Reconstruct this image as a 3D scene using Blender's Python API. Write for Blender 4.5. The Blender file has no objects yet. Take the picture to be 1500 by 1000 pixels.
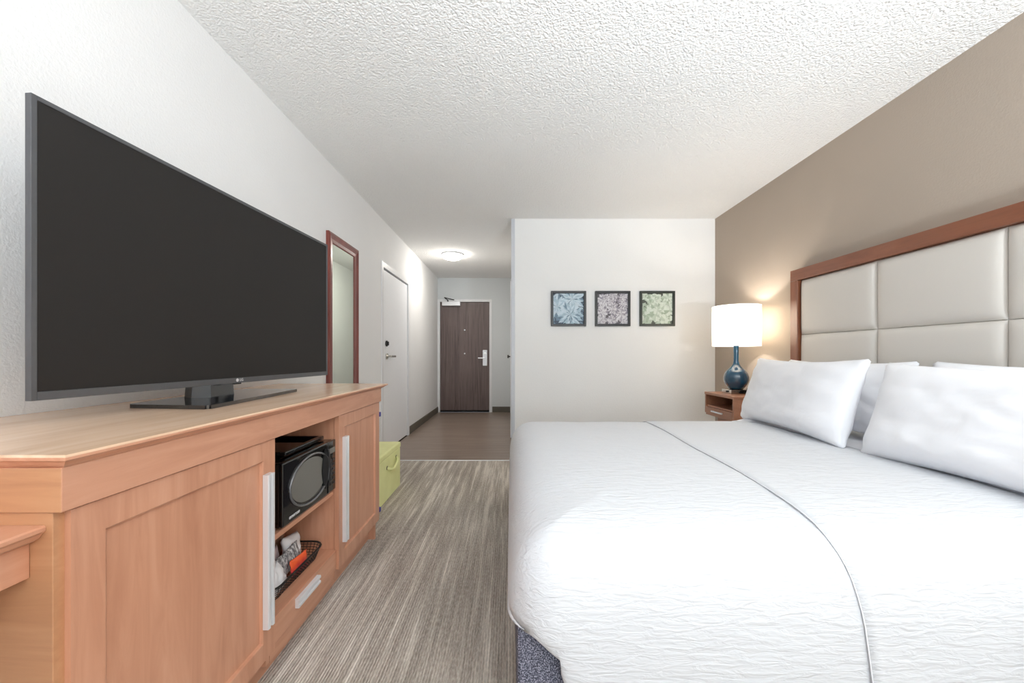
import bpy, bmesh, math, random
from mathutils import Vector, Matrix, noise

# ------------------------------------------------------------------ scene, camera, light
sc = bpy.context.scene
C = sc.collection
sc.view_settings.view_transform = 'Standard'
sc.view_settings.look = 'None'
sc.view_settings.gamma = 1.0
sc.view_settings.use_curve_mapping = False
sc.view_settings.exposure = 0.24
try:
    sc.cycles.use_denoising = True
    sc.cycles.max_bounces = 14
    sc.cycles.diffuse_bounces = 8
    sc.cycles.sample_clamp_indirect = 6.0
    sc.cycles.caustics_reflective = False
    sc.cycles.caustics_refractive = False
except Exception:
    pass

F = 565.0
cd = bpy.data.cameras.new('camera')
cam = bpy.data.objects.new('camera', cd)
C.objects.link(cam)
cam.location = (0, 0, 1.05)
cam.rotation_euler = (math.radians(90), 0, 0)
cd.sensor_width = 36
cd.lens = F / 1500 * 36
cd.shift_x = 2 / 1500
cd.shift_y = 21 / 1500
cd.clip_start = 0.02
sc.camera = cam

w = bpy.data.worlds.new('sky')
sc.world = w
w.use_nodes = True
w.node_tree.nodes['Background'].inputs[0].default_value = (0.80, 0.90, 1.0, 1)
w.node_tree.nodes['Background'].inputs[1].default_value = 1.6

YB = -3.0          # the window wall behind the camera
H = 2.5            # ceiling height
XL, XR = -1.36, 2.165
YP, YE = 4.085, 7.19


def area(name, loc, rot, sx, sy, power, col):
    l = bpy.data.lights.new(name, 'AREA')
    l.shape = 'RECTANGLE'
    l.size = sx
    l.size_y = sy
    l.energy = power
    l.color = col
    o = bpy.data.objects.new(name, l)
    o.location = loc
    o.rotation_euler = rot
    C.objects.link(o)
    return o


# daylight through the wide window behind the camera
area('window_daylight', (0.40, YB - 0.10, 1.42), (math.radians(108), 0, 0), 3.2, 1.95, 36, (0.90, 0.955, 1.0))


def point(name, loc, power, col, rad):
    l = bpy.data.lights.new(name, 'POINT')
    l.energy = power
    l.color = col
    l.shadow_soft_size = rad
    o = bpy.data.objects.new(name, l)
    o.location = loc
    C.objects.link(o)
    return o


# ------------------------------------------------------------------ helpers
def s2l(c):
    return tuple(((x / 255) / 12.92 if x / 255 <= 0.04045 else ((x / 255 + 0.055) / 1.055) ** 2.4) for x in c)


def rgb(*c):
    return (*s2l(c), 1)


class NT:
    def __init__(self, name):
        self.m = bpy.data.materials.new(name)
        self.m.use_nodes = True
        self.t = self.m.node_tree
        self.b = self.t.nodes['Principled BSDF']
        self.tc = None

    def n(self, typ, **kw):
        nd = self.t.nodes.new(typ)
        for k, v in kw.items():
            setattr(nd, k, v)
        return nd

    def l(self, a, b):
        self.t.links.new(a, b)

    def coord(self, scale=(1, 1, 1), loc=(0, 0, 0), rot=(0, 0, 0)):
        if self.tc is None:
            self.tc = self.n('ShaderNodeTexCoord')
        mp = self.n('ShaderNodeMapping')
        mp.inputs['Scale'].default_value = scale
        mp.inputs['Location'].default_value = loc
        mp.inputs['Rotation'].default_value = rot
        self.l(self.tc.outputs['Object'], mp.inputs[0])
        return mp.outputs[0]

    def noise(self, vec, scale=1, detail=4, rough=0.5, dist=0.0):
        nd = self.n('ShaderNodeTexNoise')
        nd.inputs['Scale'].default_value = scale
        nd.inputs['Detail'].default_value = detail
        nd.inputs['Roughness'].default_value = rough
        nd.inputs['Distortion'].default_value = dist
        self.l(vec, nd.inputs['Vector'])
        return nd.outputs['Fac']

    def ramp(self, fac, stops):
        r = self.n('ShaderNodeValToRGB')
        e = r.color_ramp.elements
        while len(e) < len(stops):
            e.new(0.5)
        for i, (p, c) in enumerate(stops):
            e[i].position = p
            e[i].color = c if len(c) == 4 else (*c, 1)
        self.l(fac, r.inputs[0])
        return r.outputs[0]

    def mix(self, fac, a, b, mode='MIX'):
        m = self.n('ShaderNodeMix', data_type='RGBA', blend_type=mode)
        for sock, v in ((m.inputs[0], fac), (m.inputs[6], a), (m.inputs[7], b)):
            if hasattr(v, 'links') or isinstance(v, bpy.types.NodeSocket):
                self.l(v, sock)
            else:
                sock.default_value = v
        return m.outputs[2]

    def math(self, op, a, b=0.0):
        m = self.n('ShaderNodeMath', operation=op)
        for sock, v in ((m.inputs[0], a), (m.inputs[1], b)):
            if isinstance(v, bpy.types.NodeSocket):
                self.l(v, sock)
            else:
                sock.default_value = v
        return m.outputs[0]

    def base(self, v):
        if isinstance(v, bpy.types.NodeSocket):
            self.l(v, self.b.inputs['Base Color'])
        else:
            self.b.inputs['Base Color'].default_value = v

    def bump(self, h, strength=0.3, dist=0.01):
        b = self.n('ShaderNodeBump')
        b.inputs['Strength'].default_value = strength
        b.inputs['Distance'].default_value = dist
        self.l(h, b.inputs['Height'])
        self.l(b.outputs[0], self.b.inputs['Normal'])

    def set(self, **kw):
        for k, v in kw.items():
            self.b.inputs[k.replace('_', ' ')].default_value = v
        return self


def plain(name, col, rough=0.5, metal=0.0, spec=0.5, nz=0.04, coat=0.0):
    t = NT(name)
    f = t.noise(t.coord(), 35, 3)
    c2 = (col[0] * (1 - nz * 2), col[1] * (1 - nz * 2), col[2] * (1 - nz * 2), 1)
    t.base(t.ramp(f, [(0.3, c2), (0.7, col)]))
    t.b.inputs['Roughness'].default_value = rough
    t.b.inputs['Metallic'].default_value = metal
    t.b.inputs['Specular IOR Level'].default_value = spec
    t.b.inputs['Coat Weight'].default_value = coat
    return t.m


def wall_mat(name, col, tex=0.25):
    t = NT(name)
    n1 = t.noise(t.coord(), 110, 3, 0.6)
    n2 = t.noise(t.coord(), 1.3, 2)
    c2 = tuple(x * 0.965 for x in col[:3]) + (1,)
    t.base(t.ramp(n2, [(0.3, c2), (0.7, col)]))
    t.set(Roughness=0.75)
    t.b.inputs['Specular IOR Level'].default_value = 0.3
    t.bump(n1, tex, 0.006)
    return t.m


def wood_mat(name, ca, cb, cc, scale=(14, 14, 1.6), rough=0.38, coat=0.25):
    t = NT(name)
    g = t.noise(t.coord(scale), 1.6, 6, 0.62, 0.9)
    blot = t.noise(t.coord((1, 1, 1)), 4.5, 3, 0.55)
    fine = t.noise(t.coord(tuple(s * 9 for s in scale)), 1.0, 3, 0.6)
    c = t.ramp(g, [(0.28, ca), (0.52, cb), (0.78, cc)])
    c = t.mix(t.math('MULTIPLY', blot, 0.35), c, ca)
    c = t.mix(t.math('MULTIPLY', fine, 0.12), c, cc)
    t.base(c)
    t.set(Roughness=rough)
    t.b.inputs['Coat Weight'].default_value = coat
    t.b.inputs['Coat Roughness'].default_value = 0.22
    t.bump(fine, 0.04, 0.002)
    return t.m


M = {}
M['white_wall'] = wall_mat('white_wall_paint', rgb(232, 232, 231))
M['left_wall'] = wall_mat('left_wall_paint', rgb(231, 231, 231), 0.35)
M['end_wall'] = wall_mat('grey_white_wall_paint', rgb(210, 214, 216), 0.2)
M['taupe_wall'] = wall_mat('taupe_wall_paint', rgb(170, 157, 144), 0.15)
M['door_white'] = plain('white_door_paint', rgb(238, 239, 242), 0.42, nz=0.01)
M['trim_white'] = plain('white_trim_paint', rgb(226, 227, 229), 0.4, nz=0.01)
M['trim_grey'] = plain('grey_corner_trim', rgb(196, 199, 205), 0.4, nz=0.01)
M['baseboard'] = plain('dark_baseboard', rgb(96, 90, 80), 0.5)
M['black'] = plain('black_plastic', rgb(22, 22, 24), 0.35)
M['gap'] = plain('dark_gap', rgb(12, 10, 10), 0.9)
M['gloss_black'] = plain('gloss_black', rgb(14, 14, 16), 0.08, coat=0.6)
M['bezel'] = plain('tv_bezel_metal', rgb(88, 89, 92), 0.38, metal=0.35)
M['alu'] = plain('brushed_aluminium', rgb(226, 227, 230), 0.30, metal=0.35, nz=0.0)
M['chrome'] = plain('satin_nickel', rgb(205, 200, 192), 0.22, metal=1.0, nz=0.02)
M['dark_metal'] = plain('dark_metal', rgb(60, 58, 58), 0.4, metal=0.7)
M['blue'] = plain('blue_plastic', rgb(62, 60, 130), 0.45)
M['glass_white'] = plain('white_print', rgb(235, 235, 235), 0.5)
M['logo'] = plain('silver_logo', rgb(215, 215, 218), 0.35, metal=0.2)

M['wood_v'] = wood_mat('cherry_wood_vertical', rgb(182, 127, 99), rgb(200, 146, 117), rgb(212, 161, 133), (14, 14, 1.4))
M['wood_h'] = wood_mat('cherry_wood_along_room', rgb(182, 127, 99), rgb(200, 146, 117), rgb(212, 161, 133), (14, 1.4, 14))
M['wood_x_lit'] = wood_mat('cherry_wood_across_lit', rgb(170, 120, 86), rgb(188, 138, 100), rgb(200, 152, 115), (1.4, 14, 14))  # same cherry, yellower: light on the cabinet's near end put into the colour
M['wood_top'] = wood_mat('worktop_veneer', rgb(200, 164, 134), rgb(220, 186, 156), rgb(232, 202, 176), (11, 0.9, 11), 0.26, 0.35)
M['wood_dark'] = wood_mat('headboard_cherry', rgb(112, 64, 42), rgb(130, 78, 52), rgb(146, 92, 64), (14, 1.4, 14), 0.35)
M['wood_side'] = wood_mat('headboard_cherry_upright', rgb(112, 64, 42), rgb(130, 78, 52), rgb(146, 92, 64), (14, 14, 1.4), 0.35)
M['wood_stand'] = wood_mat('nightstand_walnut', rgb(140, 92, 66), rgb(160, 110, 82), rgb(176, 126, 96), (14, 1.4, 14), 0.4)
M['mahogany'] = wood_mat('mirror_mahogany', rgb(96, 42, 38), rgb(122, 58, 50), rgb(140, 72, 60), (14, 14, 1.4), 0.3)
M['walnut_door'] = wood_mat('entry_door_walnut', rgb(70, 56, 54), rgb(108, 92, 89), rgb(124, 107, 104), (16, 16, 0.7), 0.5, 0.1)

# ceiling: popcorn plaster
t = NT('popcorn_ceiling')
v = t.n('ShaderNodeTexVoronoi')
v.inputs['Scale'].default_value = 95
dn = t.noise(t.coord(), 60, 3, 0.6)
mpx = t.coord()
add = t.n('ShaderNodeVectorMath', operation='MULTIPLY_ADD')
nz = t.n('ShaderNodeTexNoise')
nz.inputs['Scale'].default_value = 30
t.l(mpx, nz.inputs['Vector'])
t.l(nz.outputs['Color'], add.inputs[0])
add.inputs[1].default_value = (0.03, 0.03, 0.03)
t.l(mpx, add.inputs[2])
t.l(add.outputs[0], v.inputs['Vector'])
hgt = t.math('SUBTRACT', t.math('MULTIPLY', dn, 1.5), v.outputs['Distance'])
t.base(rgb(238, 238, 237))
t.set(Roughness=0.95)
t.b.inputs['Specular IOR Level'].default_value = 0.1
t.bump(hgt, 0.48, 0.011)
M['ceiling'] = t.m

# carpet: woven ribs running down the room with broken light streaks
t = NT('striped_carpet')
s1 = t.noise(t.coord((28, 1.2, 1)), 1.0, 4, 0.64, 0.3)
s2 = t.noise(t.coord((95, 3.6, 1), (3, 7, 0)), 1.0, 3, 0.65, 0.2)
patch = t.noise(t.coord((2.4, 0.8, 1), (1.7, 0.4, 0)), 1.0, 2, 0.5)
dash = t.noise(t.coord((210, 46, 1)), 1.0, 2, 0.6)
fac = t.math('ADD', t.math('MULTIPLY', s1, 0.62), t.math('MULTIPLY', s2, 0.38))
fac = t.math('ADD', fac, t.math('MULTIPLY', t.math('SUBTRACT', patch, 0.5), 0.42))
c = t.ramp(fac, [(0.38, rgb(146, 137, 128)), (0.47, rgb(172, 162, 152)), (0.53, rgb(188, 179, 168)), (0.61, rgb(228, 220, 209))])
wv = t.n('ShaderNodeTexWave', wave_type='BANDS', bands_direction='X')
wv.inputs['Scale'].default_value = 31
wv.inputs['Distortion'].default_value = 0.6
wv.inputs['Detail'].default_value = 1.0
t.l(t.coord((1, 1, 1)), wv.inputs['Vector'])
c = t.mix(t.math('MULTIPLY', t.math('SUBTRACT', 1.0, wv.outputs['Fac']), 0.34), c, rgb(108, 99, 91))
c = t.mix(t.math('MULTIPLY', dash, 0.42), c, t.ramp(dash, [(0.40, rgb(112, 102, 94)), (0.60, rgb(222, 213, 200))]))
t.base(c)
t.set(Roughness=0.95)
t.b.inputs['Specular IOR Level'].default_value = 0.1
t.bump(t.math('ADD', wv.outputs['Fac'], dash), 0.5, 0.004)
M['carpet'] = t.m

# vinyl planks laid across the entry
t = NT('vinyl_planks')
br = t.n('ShaderNodeTexBrick')
br.inputs['Scale'].default_value = 1.0
br.inputs['Mortar Size'].default_value = 0.0012
br.inputs['Brick Width'].default_value = 1.1
br.inputs['Row Height'].default_value = 0.15
br.inputs['Color1'].default_value = rgb(138, 122, 110)
br.inputs['Color2'].default_value = rgb(120, 104, 92)
br.inputs['Mortar'].default_value = rgb(70, 58, 50)
t.l(t.coord(), br.inputs['Vector'])
g = t.noise(t.coord((1.6, 26, 1)), 1.0, 5, 0.65, 0.5)
c = t.mix(0.6, br.outputs['Color'], t.ramp(g, [(0.3, rgb(106, 90, 79)), (0.7, rgb(156, 140, 127))]))
t.base(c)
t.set(Roughness=0.32)
M['vinyl'] = t.m

# woven white coverlet
t = NT('matelasse_white')
n1 = t.noise(t.coord((14, 60, 60)), 1.0, 3, 0.55, 0.8)
n2 = t.noise(t.coord((3, 6, 6)), 1.0, 3, 0.5)
t.base(rgb(209, 211, 215))
t.set(Roughness=0.85)
t.b.inputs['Specular IOR Level'].default_value = 0.2
t.b.inputs['Sheen Weight'].default_value = 0.15
t.bump(t.math('ADD', n1, t.math('MULTIPLY', n2, 0.6)), 0.6, 0.010)
M['coverlet'] = t.m

t = NT('white_cotton')
n1 = t.noise(t.coord((1, 1, 1)), 7, 3, 0.5, 0.6)
t.base(rgb(236, 237, 241))
t.set(Roughness=0.8)
t.b.inputs['Specular IOR Level'].default_value = 0.2
t.bump(n1, 0.25, 0.02)
M['cotton'] = t.m

t = NT('cream_upholstery')
n1 = t.noise(t.coord(), 420, 2)
t.base(rgb(202, 197, 190))
t.set(Roughness=0.7)
t.bump(n1, 0.12, 0.002)
M['cream'] = t.m

t = NT('slate_speckled_fabric')
n1 = t.noise(t.coord(), 260, 2, 0.7)
t.base(t.ramp(n1, [(0.42, rgb(48, 50, 62)), (0.50, rgb(86, 88, 104)), (0.60, rgb(150, 150, 164))]))
t.set(Roughness=0.95)
M['slate'] = t.m

t = NT('green_bin_fabric')
n1 = t.noise(t.coord(), 300, 2)
n2 = t.noise(t.coord(), 8, 2)
t.base(t.ramp(n2, [(0.3, rgb(220, 222, 156)), (0.7, rgb(230, 232, 170))]))
t.set(Roughness=0.7)
t.bump(n1, 0.2, 0.002)
M['green'] = t.m

t = NT('tv_screen')
t.base((0.017, 0.0155, 0.0148, 1))
t.set(Roughness=0.55)
t.b.inputs['Specular IOR Level'].default_value = 0.25
M['screen'] = t.m

t = NT('mirror_glass')
t.base((0.80, 0.88, 0.80, 1))
t.set(Roughness=0.01, Metallic=1.0)
M['mirror'] = t.m

t = NT('teal_glass')
gn = t.noise(t.coord(), 3, 2)
t.base(t.ramp(gn, [(0.3, rgb(14, 54, 78)), (0.7, rgb(22, 72, 98))]))
t.set(Roughness=0.06)
t.b.inputs['Coat Weight'].default_value = 0.8
t.b.inputs['Coat Roughness'].default_value = 0.03
M['teal'] = t.m

t = NT('microwave_window')
t.base(rgb(112, 111, 106))
t.set(Roughness=0.18)
M['mw_glass'] = t.m
M['ring_grey'] = plain('grey_ring', rgb(120, 120, 122), 0.25, metal=0.5)

# linen lamp shade that lets light through
m = bpy.data.materials.new('linen_lampshade')
m.use_nodes = True
tt = m.node_tree
tt.nodes.remove(tt.nodes['Principled BSDF'])
d = tt.nodes.new('ShaderNodeBsdfDiffuse')
d.inputs[0].default_value = (0.9, 0.87, 0.8, 1)
tr = tt.nodes.new('ShaderNodeBsdfTranslucent')
tr.inputs[0].default_value = (0.95, 0.90, 0.80, 1)
mx = tt.nodes.new('ShaderNodeMixShader')
mx.inputs[0].default_value = 0.5
tt.links.new(d.outputs[0], mx.inputs[1])
tt.links.new(tr.outputs[0], mx.inputs[2])
tt.links.new(mx.outputs[0], tt.nodes['Material Output'].inputs[0])
M['shade'] = m


def emis(name, col, st):
    m = bpy.data.materials.new(name)
    m.use_nodes = True
    b = m.node_tree.nodes['Principled BSDF']
    b.inputs['Base Color'].default_value = (0.9, 0.9, 0.88, 1)
    b.inputs['Emission Color'].default_value = col
    b.inputs['Emission Strength'].default_value = st
    return m


M['dome'] = emis('lit_glass_dome', (1.0, 0.95, 0.87, 1), 56.0)
M['bulb'] = emis('lit_bulb', (1.0, 0.85, 0.62, 1), 12.0)

g = bpy.data.materials.new('window_glass')
g.use_nodes = True
gt = g.node_tree
gt.nodes.remove(gt.nodes['Principled BSDF'])
tb = gt.nodes.new('ShaderNodeBsdfTransparent')
tb.inputs[0].default_value = (0.95, 0.97, 0.97, 1)
gb = gt.nodes.new('ShaderNodeBsdfGlossy')
gb.inputs[1].default_value = 0.02
gm = gt.nodes.new('ShaderNodeMixShader')
gm.inputs[0].default_value = 0.06
gt.links.new(tb.outputs[0], gm.inputs[1])
gt.links.new(gb.outputs[0], gm.inputs[2])
gt.links.new(gm.outputs[0], gt.nodes['Material Output'].inputs[0])
M['pane'] = g


def obj(name, bm, mat, parent=None, smooth=False, origin=None):
    """link a bmesh, given in world coordinates, as one mesh object"""
    me = bpy.data.meshes.new(name)
    bmesh.ops.recalc_face_normals(bm, faces=bm.faces[:])
    if smooth:
        for f in bm.faces:
            f.smooth = True
    bm.to_mesh(me)
    bm.free()
    mats = mat if isinstance(mat, (list, tuple)) else [mat]
    for mm in mats:
        me.materials.append(mm)
    o = bpy.data.objects.new(name, me)
    C.objects.link(o)
    if parent is not None:
        o.parent = parent
        p = wloc(parent)
        # textures read object coordinates: keep geometry relative to the thing
        me.transform(Matrix.Translation(-p))
    elif origin is not None:
        me.transform(Matrix.Translation(-Vector(origin)))
        o.location = origin
    return o


def wloc(o):
    v = Vector((0, 0, 0))
    while o is not None:
        v += Vector(o.location)
        o = o.parent
    return v


def thing(name, label, cat, loc, group=None):
    o = bpy.data.objects.new(name, None)
    o.empty_display_size = 0.1
    C.objects.link(o)
    o.location = loc
    tag(o, label, cat, group)
    return o


def tag(o, label, cat, group=None):
    o['label'] = label
    o['category'] = cat
    if group:
        o['group'] = group
    return o


def struct(name, bm, mat, parent=None, label=None, smooth=False):
    o = obj(name, bm, mat, parent, smooth)
    if parent is None:
        o['kind'] = 'structure'
    if label:
        o['label'] = label
    return o


def bx(bm, x0, x1, y0, y1, z0, z1, bev=0.0, seg=2, mi=0):
    r = bmesh.ops.create_cube(bm, size=1.0)
    vs = r['verts']
    for v in vs:
        v.co = Vector(((x0 + x1) / 2 + v.co.x * (x1 - x0), (y0 + y1) / 2 + v.co.y * (y1 - y0), (z0 + z1) / 2 + v.co.z * (z1 - z0)))
    es = list({e for v in vs for e in v.link_edges})
    fs = list({f for v in vs for f in v.link_faces})
    for f in fs:
        f.material_index = mi
    if bev > 0:
        bmesh.ops.bevel(bm, geom=es, offset=bev, segments=seg, profile=0.5, affect='EDGES')
    return bm


def box(x0, x1, y0, y1, z0, z1, bev=0.0, seg=2):
    return bx(bmesh.new(), x0, x1, y0, y1, z0, z1, bev, seg)


def cyl(bm, p0, p1, r0, r1=None, seg=24, caps=True):
    p0, p1 = Vector(p0), Vector(p1)
    r1 = r0 if r1 is None else r1
    d = p1 - p0
    q = d.to_track_quat('Z', 'Y').to_matrix().to_4x4()
    mat = Matrix.Translation((p0 + p1) / 2) @ q
    bmesh.ops.create_cone(bm, cap_ends=caps, segments=seg, radius1=r0, radius2=r1, depth=d.length, matrix=mat)
    return bm


def tube(bm, pts, r, seg=8, closed=False):
    pts = [Vector(p) for p in pts]
    n = len(pts)
    rings = []
    up = Vector((0, 0, 1))
    for i, p in enumerate(pts):
        if closed:
            d = (pts[(i + 1) % n] - pts[i - 1]).normalized()
        else:
            d = (pts[min(i + 1, n - 1)] - pts[max(i - 1, 0)]).normalized()
        a = d.cross(up)
        if a.length < 1e-3:
            a = d.cross(Vector((1, 0, 0)))
        a.normalize()
        b = d.cross(a).normalized()
        rings.append([bm.verts.new(p + a * math.cos(2 * math.pi * k / seg) * r + b * math.sin(2 * math.pi * k / seg) * r) for k in range(seg)])
    m = n if closed else n - 1
    for i in range(m):
        A, B = rings[i], rings[(i + 1) % n]
        for k in range(seg):
            bm.faces.new((A[k], A[(k + 1) % seg], B[(k + 1) % seg], B[k]))
    if not closed:
        bm.faces.new(rings[0][::-1])
        bm.faces.new(rings[-1])
    return bm


def lathe(bm, prof, cx, cy, seg=40, close=False):
    rings = []
    for r, z in prof:
        if r < 1e-5:
            rings.append([bm.verts.new((cx, cy, z))])
        else:
            rings.append([bm.verts.new((cx + r * math.cos(2 * math.pi * k / seg), cy + r * math.sin(2 * math.pi * k / seg), z)) for k in range(seg)])
    n = len(rings)
    for i in range(n if close else n - 1):
        A, B = rings[i], rings[(i + 1) % n]
        if len(A) == 1 and len(B) == 1:
            continue
        for k in range(seg):
            k2 = (k + 1) % seg
            if len(A) == 1:
                bm.faces.new((A[0], B[k2], B[k]))
            elif len(B) == 1:
                bm.faces.new((A[k], A[k2], B[0]))
            else:
                bm.faces.new((A[k], A[k2], B[k2], B[k]))
    return bm


def prism(bm, pts, axis, a, b):
    """extrude a closed 2-D outline along an axis ('x': pts are (y,z); 'y': (x,z); 'z': (x,y))"""
    def mk(p, t):
        return {'x': (t, p[0], p[1]), 'y': (p[0], t, p[1]), 'z': (p[0], p[1], t)}[axis]
    A = [bm.verts.new(mk(p, a)) for p in pts]
    B = [bm.verts.new(mk(p, b)) for p in pts]
    n = len(pts)
    for i in range(n):
        bm.faces.new((A[i], A[(i + 1) % n], B[(i + 1) % n], B[i]))
    bm.faces.new(A[::-1])
    bm.faces.new(B)
    return bm


def text_bm(s, size, depth, mat4, shear=0.0):
    cu = bpy.data.curves.new('txt', 'FONT')
    cu.body = s
    cu.size = size
    cu.extrude = depth
    cu.shear = shear
    cu.align_x = 'CENTER'
    cu.align_y = 'CENTER'
    o = bpy.data.objects.new('txt', cu)
    C.objects.link(o)
    bpy.context.view_layer.update()
    me = bpy.data.meshes.new_from_object(o)
    bm = bmesh.new()
    bm.from_mesh(me)
    bpy.data.objects.remove(o)
    bpy.data.curves.remove(cu)
    bpy.data.meshes.remove(me)
    bm.transform(mat4)
    return bm


# ------------------------------------------------------------------ the room
struct('floor', box(XL - 0.1, XR + 0.1, YB - 0.1, YE + 0.1, -0.12, -0.012), M['gap'])
o = struct('floor_carpet', box(XL, XR, YB, 3.865, -0.012, 0.0), M['carpet'], label='striped taupe carpet with broken beige streaks')
o = struct('floor_vinyl', box(XL, XR, 3.875, YE, -0.012, -0.001), M['vinyl'], label='brown wood-look vinyl planks in the entry hall')
struct('trim_1', box(XL, 0.05, 3.862, 3.878, -0.01, 0.004, 0.002), M['alu'], label='thin pale metal strip between carpet and vinyl')
struct('ceiling', box(XL - 0.1, XR + 0.1, YB - 0.1, YE + 0.1, H, H + 0.1), M['ceiling'])

DY0, DY1, DZ = 4.10, 5.10, 2.0
b = bmesh.new()
bx(b, XL - 0.12, XL, YB - 0.1, DY0, 0, H)
bx(b, XL - 0.12, XL, DY0, DY1, DZ, H)
bx(b, XL - 0.12, XL, DY1, YE + 0.1, 0, H)
struct('wall_left', b, M['left_wall'])
struct('wall_right', box(XR, XR + 0.1, YB - 0.1, YP, 0, H), M['taupe_wall'])
struct('wall_picture', box(0.012, XR + 0.1, YP, YP + 0.1, 0, H), M['white_wall'])
struct('wall_hall', box(0.012, 0.11, YP + 0.1, YE + 0.1, 0, H), M['white_wall'])
EX0, EX1, EZ = -1.32, -0.392, 2.058
b = bmesh.new()
bx(b, XL, EX0, YE, YE + 0.1, 0, H)
bx(b, EX1, 0.012, YE, YE + 0.1, 0, H)
bx(b, EX0, EX1, YE, YE + 0.1, EZ, H)
struct('wall_end', b, M['end_wall'])
# window wall behind the camera
WX0, WX1, WZ0, WZ1 = -1.2, 2.0, 0.5, 2.36
b = bmesh.new()
bx(b, XL, WX0, YB - 0.1, YB, 0, H)
bx(b, WX1, XR, YB - 0.1, YB, 0, H)
bx(b, WX0, WX1, YB - 0.1, YB, 0, WZ0)
bx(b, WX0, WX1, YB - 0.1, YB, WZ1, H)
struct('wall_window', b, M['white_wall'])
b = bmesh.new()
for x in (WX0, (WX0 + WX1) / 2 - 0.02, WX1 - 0.04):
    bx(b, x, x + 0.04, YB - 0.07, YB - 0.02, WZ0, WZ1)
for z in (WZ0, WZ1 - 0.04):
    bx(b, WX0, WX1, YB - 0.068, YB - 0.022, z, z + 0.04)
wf = struct('window_1', b, M['trim_white'])
struct('window_pane', box(WX0 + 0.04, WX1 - 0.04, YB - 0.05, YB - 0.044, WZ0 + 0.04, WZ1 - 0.04), M['pane'], parent=wf)

# grey metal guard on the outside corner of the picture wall
b = bmesh.new()
bx(b, 0.008, 0.045, YP - 0.006, YP, 0, H, 0.002)
bx(b, 0.006, 0.012, YP - 0.004, YP + 0.05, 0, H)
struct('trim_2', b, M['trim_grey'], label='pale grey guard strip on the corner of the picture wall')


def baseboard(name, x0, x1, y0, y1):
    struct(name, bx(bmesh.new(), x0, x1, y0, y1, 0, 0.105, 0.004), M['baseboard'])


baseboard('baseboard_left', XL, XL + 0.012, YB, DY0 - 0.055)
baseboard('baseboard_hall_left', XL, XL + 0.012, DY1 + 0.055, YE)
baseboard('baseboard_end', EX1 + 0.05, 0.0, YE - 0.012, YE)
baseboard('baseboard_hall_right', 0.0, 0.012, 5.9, YE)
baseboard('baseboard_picture', 0.05, XR, YP - 0.012, YP)
baseboard('baseboard_right', XR - 0.012, XR, YB, YP - 0.012)

# side door in the left wall
d = struct('door_1', box(XL - 0.045, XL - 0.006, DY0 + 0.012, DY1 - 0.012, 0.012, DZ - 0.022, 0.002), M['door_white'], label='white painted side door in the left wall')
b = bmesh.new()
for (y0, y1, z0, z1) in ((DY0 - 0.05, DY0 + 0.006, 0, DZ + 0.05), (DY1 - 0.006, DY1 + 0.05, 0, DZ + 0.05), (DY0 + 0.006, DY1 - 0.006, DZ - 0.006, DZ + 0.05)):
    bx(b, XL - 0.06, XL + 0.010, y0, y1, z0, z1, 0.002)
struct('door_frame', b, M['trim_white'], parent=d)
b = bmesh.new()
bx(b, XL - 0.10, XL - 0.05, DY0, DY1, 0.0, DZ)
struct('door_gap', b, M['gap'], parent=d)
b = bmesh.new()
hx = XL - 0.006
cyl(b, (hx, 4.245, 1.045), (hx + 0.012, 4.245, 1.045), 0.032)
cyl(b, (hx + 0.01, 4.245, 1.045), (hx + 0.06, 4.245, 1.045), 0.011)
bx(b, hx + 0.045, hx + 0.062, 4.235, 4.40, 1.033, 1.055, 0.006)
o = struct('lever_handle', b, M['chrome'], parent=d)
o['label'] = 'satin metal lever handle'
b = bmesh.new()
cyl(b, (hx, 4.235, 1.185), (hx + 0.012, 4.235, 1.185), 0.032)
bx(b, hx + 0.01, hx + 0.03, 4.229, 4.241, 1.165, 1.205, 0.003)
o = struct('deadbolt', b, M['dark_metal'], parent=d)
o['label'] = 'dark round deadbolt turn'

# entry door
d = struct('door_2', box(EX0 + 0.008, EX1 - 0.008, YE + 0.022, YE + 0.062, 0.035, EZ - 0.006, 0.002), M['walnut_door'], label='dark walnut entry door at the end of the hall')
b = bmesh.new()
for (x0, x1, z0, z1) in ((EX0 - 0.04, EX0 + 0.004, 0, EZ + 0.045), (EX1 - 0.004, EX1 + 0.045, 0, EZ + 0.045), (EX0 + 0.004, EX1 - 0.004, EZ - 0.002, EZ + 0.045)):
    bx(b, x0, x1, YE - 0.012, YE + 0.08, z0, z1, 0.002)
struct('door_frame', b, M['trim_white'], parent=d)
b = bmesh.new()
bx(b, EX0, EX1, YE + 0.064, YE + 0.075, 0, EZ)
bx(b, EX0 + 0.004, EX1 - 0.004, YE + 0.02, YE + 0.064, 0.0, 0.034)
struct('door_gap', b, M['gap'], parent=d)
k = 78.6
cx = (661.5 - 748) / k
b = bx(bmesh.new(), (648 - 748) / k, (674.5 - 748) / k, YE - 0.055, YE + 0.022, 1.05 + (521 - 448) / k, 1.05 + (521 - 442.3) / k, 0.004)
o = struct('door_closer', b, M['alu'], parent=d)
o['label'] = 'silver door closer box'
b = bmesh.new()
za = 1.05 + (521 - 441) / k
p = [(-1.165, YE - 0.03, za - 0.01), (-1.165, YE - 0.035, za + 0.015), (-1.215, YE - 0.12, za + 0.05), (-1.05, YE - 0.02, za + 0.022)]
tube(b, p[:2], 0.010)
tube(b, p[1:3], 0.008)
tube(b, p[2:], 0.008)
struct('closer_arm', b, M['dark_metal'], parent=o)
for z in (1.533, 1.093):
    b = cyl(bmesh.new(), ((680.5 - 748) / k, YE + 0.022, z), ((680.5 - 748) / k, YE + 0.012, z), 0.013)
    o = struct('peephole' if z > 1.3 else 'door_stud', b, M['alu'], parent=d)
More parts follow.
